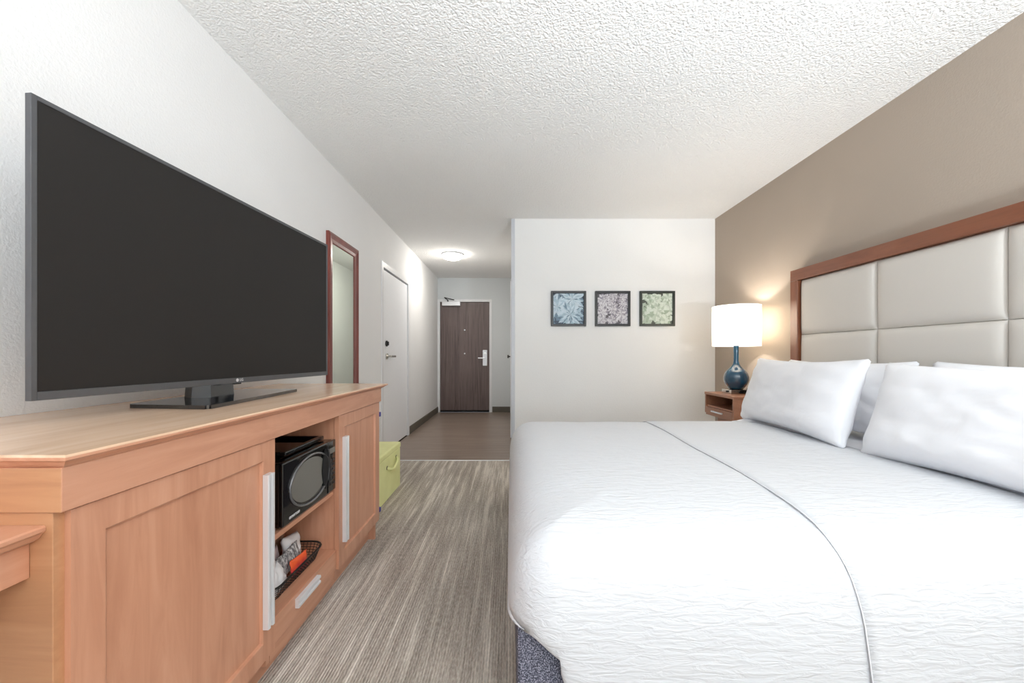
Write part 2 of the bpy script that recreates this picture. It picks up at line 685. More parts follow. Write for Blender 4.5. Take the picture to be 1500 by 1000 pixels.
xl = (710.3 - 748) / k
b = bx(bmesh.new(), xl - 0.042, xl + 0.042, YE + 0.002, YE + 0.022, 0.865, 1.158, 0.006)
o = struct('lock_plate', b, M['alu'], parent=d)
o['label'] = 'silver card lock plate'
b = bmesh.new()
cyl(b, (xl, YE + 0.004, 1.01), (xl, YE - 0.05, 1.01), 0.012)
bx(b, xl - 0.125, xl + 0.012, YE - 0.058, YE - 0.042, 0.998, 1.020, 0.005)
struct('lever_handle', b, M['alu'], parent=o)
b = cyl(bmesh.new(), (xl, YE + 0.004, 1.095), (xl, YE - 0.012, 1.095), 0.018)
struct('deadbolt', b, M['chrome'], parent=o)
# hall closet door, seen edge-on
d = struct('door_3', box(-0.004, 0.0115, 4.9, 5.8, 0.01, 2.0, 0.002), M['door_white'], label='white closet door in the right wall of the hall')
b = bmesh.new()
cyl(b, (-0.004, 5.68, 1.04), (-0.03, 5.68, 1.04), 0.010)
cyl(b, (-0.028, 5.68, 1.04), (-0.048, 5.68, 1.04), 0.026, 0.022)
struct('door_knob', b, M['dark_metal'], parent=d)

# flush ceiling lamp in the hall
L = thing('ceiling_lamp', 'lit round flush lamp on the hall ceiling', 'ceiling lamp', (-0.83, 5.5, H))
b = lathe(bmesh.new(), [(0, H - 0.0), (0.15, H - 0.0), (0.155, H - 0.012), (0.15, H - 0.022), (0, H - 0.022)], -0.83, 5.5, 40)
obj('lamp_base', b, M['trim_white'], L, True)
pr = [(0.148 * math.cos(a), H - 0.022 - 0.062 * math.sin(a)) for a in [i * math.pi / 2 / 10 for i in range(11)]]
pr[-1] = (0, H - 0.084)
obj('glass_dome', lathe(bmesh.new(), pr, -0.83, 5.5, 40), M['dome'], L, True)

# ------------------------------------------------------------------ wall mirror
MY0, MY1, MZ0, MZ1 = 2.84, 3.40, 0.45, 1.975
mr = thing('wall_mirror', 'tall narrow mirror in a mahogany frame on the left wall', 'mirror', (XL, (MY0 + MY1) / 2, MZ0))
b = bmesh.new()
fw = 0.075
prof = [(0.0, 0.0), (0.0, 0.022), (0.018, 0.028), (0.045, 0.018), (0.07, 0.016), (fw, 0.010), (fw, 0.0)]
corn = []
for (cy, cz, sy, sz) in ((MY0, MZ0, 1, 1), (MY1, MZ0, -1, 1), (MY1, MZ1, -1, -1), (MY0, MZ1, 1, -1)):
    corn.append([b.verts.new((XL + h, cy + sy * q, cz + sz * q)) for q, h in prof])
for i in range(4):
    A, B2 = corn[i], corn[(i + 1) % 4]
    for j in range(len(prof)):
        j2 = (j + 1) % len(prof)
        b.faces.new((A[j], A[j2], B2[j2], B2[j]))
obj('mirror_frame', b, M['mahogany'], mr)
obj('mirror_glass', box(XL + 0.002, XL + 0.008, MY0 + fw - 0.004, MY1 - fw + 0.004, MZ0 + fw - 0.004, MZ1 - fw + 0.004), M['mirror'], mr)

# ------------------------------------------------------------------ three pictures
rnd = random.Random(4)


def leaf(bm, cx, cz, ang, ln, wd, y, mi, half, blunt=False, mi2=None):
    pts = []
    n = 7
    for i in range(n):
        f = i / (n - 1)
        ww = wd * (math.sin(math.pi * min(1, f * 0.92 + 0.06)) ** (0.7 if blunt else 1.0))
        pts.append((f * ln, ww / 2))
    loop = [(a, w_) for a, w_ in pts] + [(a, -w_) for a, w_ in reversed(pts)]
    ca, sa = math.cos(ang), math.sin(ang)
    def mk(a, w_, yy):
        x = max(-half, min(half, cx + a * ca - w_ * sa))
        z = max(-half, min(half, cz + a * sa + w_ * ca))
        return bm.verts.new((x, yy, z))
    top = [mk(a, w_, y) for a, w_ in pts]
    mid = [mk(a, 0, y - 0.0006) for a, w_ in pts]
    bot = [mk(a, -w_, y) for a, w_ in pts]
    for i in range(n - 1):
        for A, B2, q in ((top, mid, mi), (mid, bot, mi if mi2 is None else mi2)):
            try:
                f = bm.faces.new((A[i], A[i + 1], B2[i + 1], B2[i]))
                f.material_index = q
            except ValueError:
                pass


def rosette(bm, cx, cz, R, n, rings, y, cols, half, wk=0.5, blunt=False):
    yy = y
    for r in range(rings):
        rr = R * (1 - r / rings * 0.85)
        for i in range(n):
            a = 2 * math.pi * (i + 0.5 * (r % 2)) / n + rnd.uniform(-0.12, 0.12) + r
            q = rnd.choice(cols)
            leaf(bm, cx, cz, a, rr * rnd.uniform(0.9, 1.1), rr * wk, yy - rnd.uniform(0, 0.0003), q, half, blunt, rnd.choice(cols))
        yy -= 0.0009


def picture(xc, kind, label):
    zc, hf = 1.548, 0.185
    P = thing('framed_picture', label, 'picture', (xc, YP, zc), 'small square succulent prints')
    b = bmesh.new()
    f = 0.024
    for (x0, x1, z0, z1) in ((-hf, -hf + f, -hf, hf), (hf - f, hf, -hf, hf), (-hf + f, hf - f, -hf, -hf + f), (-hf + f, hf - f, hf - f, hf)):
        bx(b, xc + x0, xc + x1, YP - 0.028, YP, zc + z0, zc + z1, 0.002)
    obj('picture_frame', b, M['black'] if kind != 2 else M['frame_green'], P)
    half = hf - f
    b = bmesh.new()
    y0 = -0.008
    bx(b, -half, half, y0, 0, -half, half)
    fill = {0: (0.085, 0.3, [0, 3, 3, 2], 110), 1: (0.045, 0.45, [1, 3, 0, 0, 3], 190), 2: (0.075, 0.6, [0, 3, 0, 2], 90)}[kind]
    for q in range(fill[3]):
        leaf(b, rnd.uniform(-half, half), rnd.uniform(-half, half), rnd.uniform(0, 6.28), fill[0], fill[0] * fill[1], y0 - 0.0002 - q * 0.000004, rnd.choice(fill[2]), half, kind > 0)
    if kind == 0:
        cols = [1, 1, 2, 2, 3]
        rosette(b, 0.02, -0.06, 0.15, 13, 4, y0 - 0.0070, cols, half, 0.34)
        rosette(b, 0.04, 0.10, 0.15, 12, 3, y0 - 0.0040, cols, half, 0.34)
        rosette(b, -0.12, 0.02, 0.15, 12, 3, y0 - 0.0010, cols, half, 0.36)
        mats = [M['art_navy'], M['art_blue'], M['art_pale'], M['art_steel']]
    elif kind == 1:
        cols = [1, 2, 2, 3]
        for (x, z, R) in ((-0.09, 0.09, 0.085), (0.0, 0.0, 0.07), (0.09, -0.06, 0.085), (-0.11, -0.03, 0.07), (0.01, 0.13, 0.055),
                          (0.12, 0.04, 0.06), (-0.01, -0.12, 0.06), (-0.12, -0.13, 0.06), (0.12, 0.13, 0.05), (0.13, -0.14, 0.05), (-0.02, 0.07, 0.035)):
            rosette(b, x, z, R, 11, 4, y0 - rnd.uniform(0.001, 0.004), cols, half, 0.42, True)
        mats = [M['art_dark'], M['art_lilac'], M['art_white'], M['art_mauve']]
    else:
        cols = [1, 1, 2, 2, 1, 3]
        for (x, z, R, n) in ((0.0, -0.02, 0.12, 7), (-0.03, 0.09, 0.085, 8), (-0.11, -0.07, 0.10, 6), (0.08, -0.10, 0.09, 7), (0.12, 0.11, 0.09, 6), (-0.13, 0.13, 0.05, 5), (0.13, 0.0, 0.08, 6)):
            rosette(b, x, z, R, n, 3, y0 - rnd.uniform(0.001, 0.005), cols, half, 0.75, True)
        mats = [M['art_olive'], M['art_mint'], M['art_sage'], M['art_yellow']]
    b.transform(Matrix.Translation((xc, YP, zc)))
    me_o = obj('picture_print', b, mats, P)


for nm, c in (('navy', (58, 74, 92)), ('blue', (168, 192, 206)), ('pale', (198, 214, 224)), ('steel', (112, 136, 154)), ('dark', (86, 82, 88)),
              ('lilac', (176, 172, 180)), ('white', (212, 210, 214)), ('mauve', (140, 134, 146)), ('olive', (74, 80, 70)), ('mint', (206, 216, 204)),
              ('sage', (180, 194, 178)), ('yellow', (158, 174, 154))):
    M['art_' + nm] = plain('print_' + nm, rgb(*c), 0.5, nz=0.08)
M['frame_green'] = plain('dark_green_frame', rgb(40, 46, 40), 0.4)
picture(0.611, 0, 'left picture of three, pale blue spiky succulent print in black frame')
picture(1.077, 1, 'middle picture of three, grey and white round rosette print in black frame')
picture(1.547, 2, 'right picture of three, pale green broad-leaved succulent print in dark frame')

# ------------------------------------------------------------------ long wooden media cabinet
ZT = 0.887
cab = thing('media_cabinet', 'long cherry wood cabinet under the television with a microwave niche', 'cabinet', (-1.06, 1.45, 0))
CY0, CY1 = 0.647, 2.225
XF = -0.777
# worktop with stepped cove edge: stacked mitred outlines
b = bmesh.new()
steps = [(ZT, 0.0), (ZT - 0.004, -0.002), (ZT - 0.009, -0.002), (ZT - 0.013, 0.005), (ZT - 0.019, 0.011), (ZT - 0.024, 0.018)]
prev = None
rings = []
for z, i in steps:
    x1, y0, y1 = -0.731 - i, 0.633 + i * 0.75, 2.285 - i * 2.9
    rings.append([b.verts.new(q) for q in ((XL + 0.001, y0, z), (x1, y0, z), (x1, y1, z), (XL + 0.001, y1, z))])
for A, B2 in zip(rings, rings[1:]):
    for i in range(4):
        b.faces.new((A[i], A[(i + 1) % 4], B2[(i + 1) % 4], B2[i]))
b.faces.new(rings[0])
b.faces.new(rings[-1][::-1])
for f in b.faces:
    if abs(f.calc_center_median().z - ZT) > 0.003:
        f.material_index = 1
obj('worktop', b, [M['wood_top'], M['wood_h']], cab)
# frieze band
b = bmesh.new()
bx(b, XL + 0.001, -0.749, 0.643, 2.232, 0.788, ZT - 0.024, 0.0015)
b.normal_update()
for f in b.faces:
    if f.normal.y < -0.9:
        f.material_index = 1  # near end face takes the yellower, lit-looking wood colour
obj('frieze', b, [M['wood_h'], M['wood_x_lit']], cab)
obj('side_panel', box(XL + 0.001, -0.768, CY0, CY0 + 0.018, 0.0, 0.787, 0.001), M['wood_x_lit'], cab)
obj('side_panel', box(XL + 0.001, -0.778, CY1 - 0.018, CY1, 0.0, 0.787, 0.001), M['wood_v'], cab)
obj('divider', box(XL + 0.02, -0.779, 1.226, 1.244, 0.06, 0.787), M['wood_v'], cab)
obj('divider', box(XL + 0.02, -0.779, 1.703, 1.721, 0.06, 0.787), M['wood_v'], cab)
obj('bottom_panel', box(XL + 0.02, -0.779, 1.2445, 1.7025, 0.179, 0.197), M['wood_h'], cab)
obj('shelf', box(XL + 0.02, -0.781, 1.2445, 1.7025, 0.438, 0.456, 0.001), M['wood_h'], cab)
obj('back_panel', box(XL + 0.002, XL + 0.018, CY0 + 0.019, CY1 - 0.019, 0.06, 0.787), M['wood_v'], cab)
obj('plinth', box(XL + 0.02, -0.815, CY0 + 0.019, CY1 - 0.019, 0.0, 0.0595), M['wood_h'], cab)


def cab_door(y0, y1, z0, z1, hy, stile=0.057):
    b = bmesh.new()
    xf, xb = -0.757, -0.777
    st = [(0.0, xf), (stile, xf), (stile + 0.003, xf - 0.002), (stile + 0.005, xf - 0.010)]
    loops = []
    for q, x in st:
        loops.append([b.verts.new(p) for p in ((x, y0 + q, z0 + q), (x, y1 - q, z0 + q), (x, y1 - q, z1 - q), (x, y0 + q, z1 - q))])
    for A, B2 in zip(loops, loops[1:]):
        for i in range(4):
            b.faces.new((A[i], A[(i + 1) % 4], B2[(i + 1) % 4], B2[i]))
    b.faces.new(loops[-1])
    bk = [b.verts.new(p) for p in ((xb, y0, z0), (xb, y1, z0), (xb, y1, z1), (xb, y0, z1))]
    for i in range(4):
        b.faces.new((loops[0][i], bk[i], bk[(i + 1) % 4], loops[0][(i + 1) % 4]))
    b.faces.new(bk[::-1])
    D = obj('door', b, M['wood_v'], cab)
    hb = bmesh.new()
    # channel-shaped aluminium pull: two ridges and a groove
    pr = [(xf, hy - 0.017), (xf + 0.016, hy - 0.017), (xf + 0.018, hy - 0.014), (xf + 0.018, hy - 0.006), (xf + 0.012, hy - 0.004),
          (xf + 0.012, hy + 0.004), (xf + 0.018, hy + 0.006), (xf + 0.018, hy + 0.014), (xf + 0.016, hy + 0.017), (xf, hy + 0.017)]
    prism(hb, pr, 'z', 0.212, 0.685)
    hh = obj('handle', hb, M['alu'], D)
    hh['label'] = 'long aluminium channel pull'
    return D


cab_door(0.664, 1.239, 0.109, 0.785, 1.195)
dr = cab_door(1.700, 2.221, 0.109, 0.785, 1.753)
for z in (0.162, 0.712):
    hb = bx(bmesh.new(), -0.768, -0.752, 2.2215, 2.240, z - 0.013, z + 0.013, 0.003)
    hh = obj('hinge', hb, M['blue'], dr)
    hh['label'] = 'small blue plastic hinge cap'
DRW = obj('drawer', bx(bmesh.new(), -0.786, -0.768, 1.246, 1.699, 0.112, 0.1965, 0.0015), M['wood_h'], cab)
hb = bmesh.new()
pr = [(-0.768, 0.150), (-0.754, 0.150), (-0.752, 0.153), (-0.752, 0.160), (-0.757, 0.162), (-0.757, 0.170), (-0.752, 0.172), (-0.752, 0.179), (-0.754, 0.182), (-0.768, 0.182)]
prism(hb, [(x, z) for x, z in pr], 'y', 1.375, 1.53)
obj('handle', hb, M['alu'], DRW)
obj('drawer_rail', box(-0.80, -0.779, 1.246, 1.699, 0.06, 0.111), M['wood_h'], cab)

# ------------------------------------------------------------------ desk butting against the cabinet
dk = thing('desk', 'lower cherry wood desk butting against the near end of the cabinet', 'desk', (-1.05, -0.1, 0))
b = bmesh.new()
pts = [(XL + 0.001, 0.766), (-0.781, 0.766), (-0.779, 0.763), (-0.779, 0.757), (-0.785, 0.752), (-0.790, 0.744), (-0.800, 0.738), (XL + 0.001, 0.738)]
prism(b, pts, 'y', -0.9, 0.6465)
obj('desktop', b, M['wood_h'], dk)
obj('apron', box(-0.822, -0.806, -0.85, 0.6465, 0.678, 0.7378, 0.001), M['wood_h'], dk)
obj('side_panel', box(XL + 0.01, -0.825, -0.87, -0.85, 0.0, 0.7378), M['wood_v'], dk)
obj('back_panel', box(XL + 0.001, XL + 0.009, -0.85, 0.6465, 0.3, 0.7378), M['wood_v'], dk)

# ------------------------------------------------------------------ television
HT = 0.70
pL = Vector((-1.0868, 0.874))      # near end of the panel (x, y)
pR = Vector((-0.985, 2.0762))
dirv = (pR - pL).normalized()
W_TV = (pR - pL).length
zb = 1.05 - 0.147 * HT
ang = math.atan2(-dirv.x, dirv.y)
tv = thing('television', 'large dark flat-screen television on a black pedestal on the cabinet', 'television', (-1.04, 1.47, ZT))
# local frame: u along the panel, n toward the room, z up
Un = Vector((dirv.x, dirv.y, 0))
Nn = Vector((dirv.y, -dirv.x, 0))
TVM = Matrix(((Nn.x, Un.x, 0, pL.x), (Nn.y, Un.y, 0, pL.y), (0, 0, 1, zb), (0, 0, 0, 1)))


def tvobj(name, bm, mat, parent=tv, smooth=False):
    bm.transform(TVM)
    return obj(name, bm, mat, parent, smooth)


b = bmesh.new()
bw, bb = 0.011, 0.020
for (y0, y1, z0, z1) in ((0, bw, 0, HT), (W_TV - bw, W_TV, 0, HT), (bw, W_TV - bw, 0, bb), (bw, W_TV - bw, HT - bw, HT)):
    bx(b, -0.016, 0.0, y0, y1, z0, z1, 0.0008)
tvobj('bezel', b, M['bezel'])
tvobj('screen', box(-0.015, -0.002, bw - 0.001, W_TV - bw + 0.001, bb - 0.001, HT - bw + 0.001), M['screen'])
b = bmesh.new()
bx(b, -0.018, -0.0155, 0.004, W_TV - 0.004, 0.004, HT - 0.004)
prism(b, [(0.03, 0.10), (0.16, 0.04), (W_TV - 0.16, 0.04), (W_TV - 0.03, 0.10), (W_TV - 0.03, 0.36), (W_TV - 0.16, 0.42), (0.16, 0.42), (0.03, 0.36)], 'x', -0.040, -0.018)
for f in b.faces:
    pass
tvobj('rear_housing', b, M['black'])
# maker's mark on the lower bezel: a round badge and two letters
b = bmesh.new()
cyl(b, (0.0, W_TV / 2 - 0.012, 0.011), (0.0012, W_TV / 2 - 0.012, 0.011), 0.0062)
b2 = text_bm('LG', 0.0145, 0.0006, Matrix.Translation((0.0008, W_TV / 2 + 0.008, 0.011)) @ Matrix.Rotation(math.radians(90), 4, 'Z') @ Matrix.Rotation(math.radians(90), 4, 'X'))
me2 = bpy.data.meshes.new('t2')
b2.to_mesh(me2)
b2.free()
b.from_mesh(me2)
bpy.data.meshes.remove(me2)
tvobj('logo', b, M['logo'])
tvobj('sensor', bx(bmesh.new(), -0.014, -0.003, W_TV / 2 - 0.02, W_TV / 2 + 0.012, -0.005, 0.0, 0.001), M['black'])
# pedestal
b = bmesh.new()
base = [(-0.915, 1.168), (-0.972, 1.765), (-1.235, 1.765), (-1.195, 1.200)]
prism(b, base, 'z', ZT + 0.0005, ZT + 0.0125)
bmesh.ops.bevel(b, geom=[e for e in b.edges if abs(e.verts[0].co.z - e.verts[1].co.z) > 0.005], offset=0.012, segments=3, affect='EDGES')
obj('stand_base', b, M['gloss_black'], tv)
b = bmesh.new()
neck = [(-1.085, 1.395), (-1.085, 1.50), (-1.135, 1.515), (-1.17, 1.50), (-1.17, 1.395), (-1.135, 1.38)]
prism(b, neck, 'z', ZT + 0.0125, zb + 0.05)
for v in b.verts:
    if v.co.z < ZT + 0.02:
        v.co.x = -1.13 + (v.co.x + 1.13) * 1.12
        v.co.y = 1.447 + (v.co.y - 1.447) * 1.12
obj('stand_neck', b, M['gloss_black'], tv)
obj('neck_bracket', bx(bmesh.new(), -1.16, -1.09, 1.40, 1.50, zb + 0.03, zb + 0.20, 0.004), M['black'], tv)

# ------------------------------------------------------------------ microwave in the niche
ZM = 0.4565
mw = thing('microwave_oven', 'black microwave oven with an oval window in the cabinet niche', 'microwave', (-0.96, 1.50, ZM))
MY0_, MY1_, MZ1_ = 1.305, 1.6965, 0.684
xf = -0.770
body = bx(bmesh.new(), -1.12, xf - 0.012, MY0_, MY1_, ZM + 0.008, MZ1_, 0.006)
obj('housing', body, M['gloss_black'], mw)
b = bx(bmesh.new(), xf - 0.012, xf, MY0_ - 0.002, MY0_ + 0.318, ZM + 0.010, MZ1_ + 0.001, 0.005, 3)
dm = obj('door', b, M['mw_black'] if 'mw_black' in M else M['gloss_black'], mw)
b = bx(bmesh.new(), xf - 0.012, xf, MY0_ + 0.3195, MY1_ + 0.002, ZM + 0.010, MZ1_ + 0.001, 0.005, 3)
cp = obj('control_panel', b, M['gloss_black'], mw)
yc, zc = MY0_ + 0.178, (ZM + MZ1_) / 2 + 0.012


def ell(cy, cz, ry, rz, n=48):
    return [(cy + ry * math.cos(2 * math.pi * i / n), cz + rz * math.sin(2 * math.pi * i / n)) for i in range(n)]


obj('oven_window', prism(bmesh.new(), ell(yc - 0.004, zc - 0.002, 0.128, 0.078), 'x', xf, xf + 0.0015), M['mw_glass'], dm)
b = tube(bmesh.new(), [(xf + 0.002, y, z) for y, z in ell(yc + 0.006, zc - 0.004, 0.146, 0.090)], 0.0045, 8, True)
o = obj('window_ring', b, M['ring_grey'], dm, True)
# curved black pull with a slit beside the oval window
b = bmesh.new()
A = [(yc + 0.118 + 0.020 * math.sin(math.pi * i / 16), zc - 0.082 + 0.164 * i / 16) for i in range(17)]
B2 = [(yc + 0.086 + 0.030 * abs(1 - 2 * i / 16) ** 2 * 0.9, zc - 0.082 + 0.164 * i / 16) for i in range(17)]
prism(b, A + B2[::-1], 'x', xf + 0.001, xf + 0.006)
obj('door_pull', b, M['gap'], dm, False)
b = tube(bmesh.new(), [(xf + 0.009 + 0.006 * math.sin(math.pi * i / 12), yc + 0.128 + 0.004 * math.sin(math.pi * i / 12), zc - 0.078 + 0.156 * i / 12) for i in range(13)], 0.0035, 8)
obj('pull_rim', b, M['dark_metal'], dm, True)
for i in range(6):
    for j in range(2):
        yb_ = MY0_ + 0.340 + j * 0.024
        zb_ = ZM + 0.040 + i * 0.020
        obj('button', bx(bmesh.new(), xf, xf + 0.0015, yb_, yb_ + 0.016, zb_, zb_ + 0.011, 0.0005), M['black'], cp)
obj('display', box(xf, xf + 0.001, MY0_ + 0.336, MY0_ + 0.384, ZM + 0.175, ZM + 0.198), M['mw_glass'], cp)
bt = text_bm('emerson', 0.019, 0.0004, Matrix.Translation((xf + 0.0006, MY0_ + 0.068, ZM + 0.030)) @ Matrix.Rotation(math.radians(90), 4, 'Z') @ Matrix.Rotation(math.radians(90), 4, 'X'), 0.25)
obj('lettering', bt, M['glass_white'], dm)
for y in (MY0_ + 0.03, MY1_ - 0.03):
    for x in (-1.09, -0.83):
        obj('foot', cyl(bmesh.new(), (x, y, ZM), (x, y, ZM + 0.010), 0.012), M['black'], mw)
# thin black tray lying on the microwave
b = bmesh.new()
bx(b, -1.08, -0.83, 1.40, 1.66, MZ1_ + 0.0005, MZ1_ + 0.006, 0.002)
for (x0, x1, y0, y1) in ((-1.10, -1.08, 1.385, 1.675), (-0.83, -0.81, 1.385, 1.675), (-1.08, -0.83, 1.385, 1.40), (-1.08, -0.83, 1.66, 1.675)):
    bx(b, x0, x1, y0, y1, MZ1_ + 0.004, MZ1_ + 0.020, 0.004)
tag(obj('serving_tray', b, M['gloss_black'], origin=(-0.95, 1.53, MZ1_ + 0.0005)), 'thin black tray lying on top of the microwave', 'tray')

# ------------------------------------------------------------------ wire basket with packets, lower niche
ZB = 0.1975
bk = thing('wire_basket', 'black wire basket of drink packets in the lower niche', 'basket', (-0.88, 1.43, ZB))
by0, by1, bx0, bx1, bz = 1.30, 1.665, -0.99, -0.800, ZB + 0.052


def rrect(x0, x1, y0, y1, r, z, n=5):
    out = []
    for (cx, cy, a0) in ((x1 - r, y0 + r, -90), (x1 - r, y1 - r, 0), (x0 + r, y1 - r, 90), (x0 + r, y0 + r, 180)):
        for i in range(n):
            a = math.radians(a0 + 90 * i / (n - 1))
            out.append((cx + r * math.cos(a), cy + r * math.sin(a), z))
    return out


rim = tube(bmesh.new(), rrect(bx0, bx1, by0, by1, 0.05, bz), 0.004, 8, True)
obj('rim', rim, M['black'], bk, True)
b = bmesh.new()
lo = rrect(bx0 + 0.018, bx1 - 0.018, by0 + 0.018, by1 - 0.018, 0.04, ZB + 0.004, 9)
hi = rrect(bx0, bx1, by0, by1, 0.05, bz, 9)
for zf in (0.0, 0.2, 0.4, 0.6, 0.8):
    tube(b, [tuple(Vector(p).lerp(Vector(q), zf)) for p, q in zip(lo, hi)], 0.0013, 5, True)


def resample(ring, n):
    ring = [Vector(p) for p in ring]
    L_ = [0]
    m_ = len(ring)
    for i in range(m_):
        L_.append(L_[-1] + (ring[(i + 1) % m_] - ring[i]).length)
    out = []
    for k_ in range(n):
        s = L_[-1] * k_ / n
        for i in range(m_):
            if L_[i + 1] >= s:
                out.append(ring[i].lerp(ring[(i + 1) % m_], (s - L_[i]) / max(1e-9, L_[i + 1] - L_[i])))
                break
    return out


for p, q in zip(resample(lo, 64), resample(hi, 64)):
    tube(b, [p, q], 0.0013, 5)
for i in range(1, 8):
    y = by0 + 0.02 + (by1 - by0 - 0.04) * i / 8
    tube(b, [(bx0 + 0.02, y, ZB + 0.004), (bx1 - 0.02, y, ZB + 0.004)], 0.0013, 5)
obj('wire_mesh', b, M['black'], bk, True)


def packet(name, label, mat, c, size, T, rot, seed, cat='packet', grp=None, crimp=0.12):
    """puffy sealed packet: width, height, thickness"""
    wd, ht = size
    b = bmesh.new()
    n = 14
    G = {}
    for side in (1, -1):
        for i in range(n + 1):
            for j in range(n + 1):
                u, v = 2 * i / n - 1, 2 * j / n - 1
                edge = i in (0, n) or j in (0, n)
                if edge and side == -1:
                    G[side, i, j] = G[1, i, j]
                    continue
                hgt = T / 2 * max(0, (1 - abs(u) ** 3) * (1 - abs(v) ** 2.5)) ** 0.6
                nz = noise.noise(Vector((u * 2.2 + seed, v * 2.2, side * 3 + seed))) * T * 0.22 * (0 if edge else 1)
                x = wd / 2 * u * (1 - 0.06 * (1 - v * v))
                z = ht / 2 * v * (1 - 0.05 * (1 - u * u))
                G[side, i, j] = b.verts.new((side * (hgt + nz) if not edge else 0.0015 * math.sin(9 * (u + v) + seed), x, z))
    for side in (1, -1):
        for i in range(n):
            for j in range(n):
                try:
                    b.faces.new((G[side, i, j], G[side, i + 1, j], G[side, i + 1, j + 1], G[side, i, j + 1]))
                except ValueError:
                    pass
    R = Matrix.Rotation(math.radians(rot[2]), 4, 'Z') @ Matrix.Rotation(math.radians(rot[1]), 4, 'Y') @ Matrix.Rotation(math.radians(rot[0]), 4, 'X')
    b.transform(Matrix.Translation(c) @ R)
    zm = min(v.co.z for v in b.verts)
    o = obj(name, b, mat, None, True, origin=(c[0], c[1], zm))
    tag(o, label, cat, grp)
    return o


t = NT('printed_grey_packet')
nn = t.noise(t.coord((90, 90, 40)), 1.0, 3, 0.7)
t.base(t.ramp(nn, [(0.42, rgb(92, 92, 96)), (0.5, rgb(150, 150, 152)), (0.6, rgb(214, 214, 214))]))
t.set(Roughness=0.35)
M['p_grey'] = t.m
M['p_white'] = plain('white_film', rgb(232, 233, 236), 0.35)
t = NT('orange_red_film')
sep = t.n('ShaderNodeSeparateXYZ')
t.l(t.coord(), sep.inputs[0])
t.base(t.ramp(t.math('ADD', t.math('MULTIPLY', sep.outputs[2], 9.0), t.math('MULTIPLY', t.noise(t.coord(), 30, 2), 0.3)), [(0.35, rgb(206, 50, 70)), (0.55, rgb(238, 96, 52)), (0.95, rgb(240, 110, 60))]))
t.set(Roughness=0.3)
M['p_orange'] = t.m
M['p_pink'] = plain('pinkish_film', rgb(186, 166, 168), 0.3)
M['p_brown'] = plain('brown_clear_film', rgb(146, 118, 98), 0.25)
M['p_cream'] = plain('cream_film', rgb(238, 226, 190), 0.4)
packet('drink_packet', 'white packet at the near end of the wire basket', M['p_white'], (-0.845, 1.385, 0.245), (0.12, 0.085), 0.035, (6, -24, 6), 1)
packet('drink_packet', 'orange and red packet leaning on the front of the wire basket', M['p_orange'], (-0.829, 1.512, 0.238), (0.115, 0.062), 0.012, (-4, -10, -2), 2)
packet('drink_packet', 'grey printed packet behind the orange packet in the wire basket', M['p_grey'], (-0.866, 1.505, 0.254), (0.15, 0.082), 0.016, (4, -16, -2), 3)
packet('paper_pouch', 'puffy white pouch at the far end of the wire basket', M['p_white'], (-0.905, 1.592, 0.261), (0.12, 0.102), 0.045, (-10, -14, 4), 4, 'pouch')
packet('drink_packet', 'pinkish packet standing behind the grey packet', M['p_pink'], (-0.912, 1.500, 0.258), (0.05, 0.10), 0.010, (14, -4, 4), 5)
packet('drink_packet', 'brown clear-film packet sticking up at the back of the basket', M['p_brown'], (-0.955, 1.585, 0.262), (0.08, 0.105), 0.012, (-12, 0, 4), 6)

# ------------------------------------------------------------------ green storage bin beyond the cabinet
gx0, gx1, gy0, gy1, gz = -1.335, -0.893, 2.50, 3.14, 0.355
gb_ = thing('storage_bin', 'olive green fabric storage bin on the carpet behind the cabinet', 'storage bin', ((gx0 + gx1) / 2, (gy0 + gy1) / 2, 0))
b = bx(bmesh.new(), gx0 + 0.004, gx1 - 0.004, gy0 + 0.004, gy1 - 0.004, 0.0, gz - 0.045, 0.008, 3)
bd = obj('bin_body', b, M['green'], gb_)
b = bx(bmesh.new(), gx0, gx1, gy0, gy1, gz - 0.046, gz, 0.012, 3)
obj('lid', b, M['green'], gb_)
b = bmesh.new()
tube(b, [(gx1 - 0.004, 2.80, 0.236), (gx1 + 0.016, 2.82, 0.222), (gx1 + 0.022, 2.88, 0.210), (gx1 + 0.022, 2.94, 0.222), (gx1 + 0.016, 3.0, 0.245), (gx1 - 0.004, 3.02, 0.26)], 0.010, 8)
obj('handle', b, M['green'], bd, True)
obj('handle_eyelet', cyl(bmesh.new(), (gx1 - 0.006, 2.80, 0.236), (gx1 - 0.0015, 2.80, 0.236), 0.014), M['dark_metal'], bd)
obj('handle_eyelet', cyl(bmesh.new(), (gx1 - 0.006, 3.02, 0.26), (gx1 - 0.0015, 3.02, 0.26), 0.014), M['dark_metal'], bd)

# ------------------------------------------------------------------ headboard
HY0, HY1 = 0.99, 2.885
hbx = XR - 0.075
hb_ = thing('headboard', 'cream padded headboard in a cherry wood frame on the taupe wall', 'headboard', (XR - 0.03, (HY0 + HY1) / 2, 0.30))
b = bmesh.new()
bx(b, hbx, XR - 0.001, HY0, HY1, 1.602, 1.682, 0.003)
obj('top_rail', b, M['wood_dark'], hb_)
obj('side_rail', bx(bmesh.new(), hbx, XR - 0.001, HY1 - 0.072, HY1, 0.30, 1.6015, 0.003), M['wood_side'], hb_)
obj('side_rail', bx(bmesh.new(), hbx, XR - 0.001, HY0, HY0 + 0.072, 0.30, 1.6015, 0.003), M['wood_side'], hb_)
obj('backing_board', box(XR - 0.03, XR - 0.001, HY0 + 0.073, HY1 - 0.073, 0.30, 1.6015), M['cream'], hb_)
cols_y = [HY1 - 0.073, 2.227, 1.643, HY0 + 0.073]
rows_z = [1.601, 1.204, 0.807, 0.41]
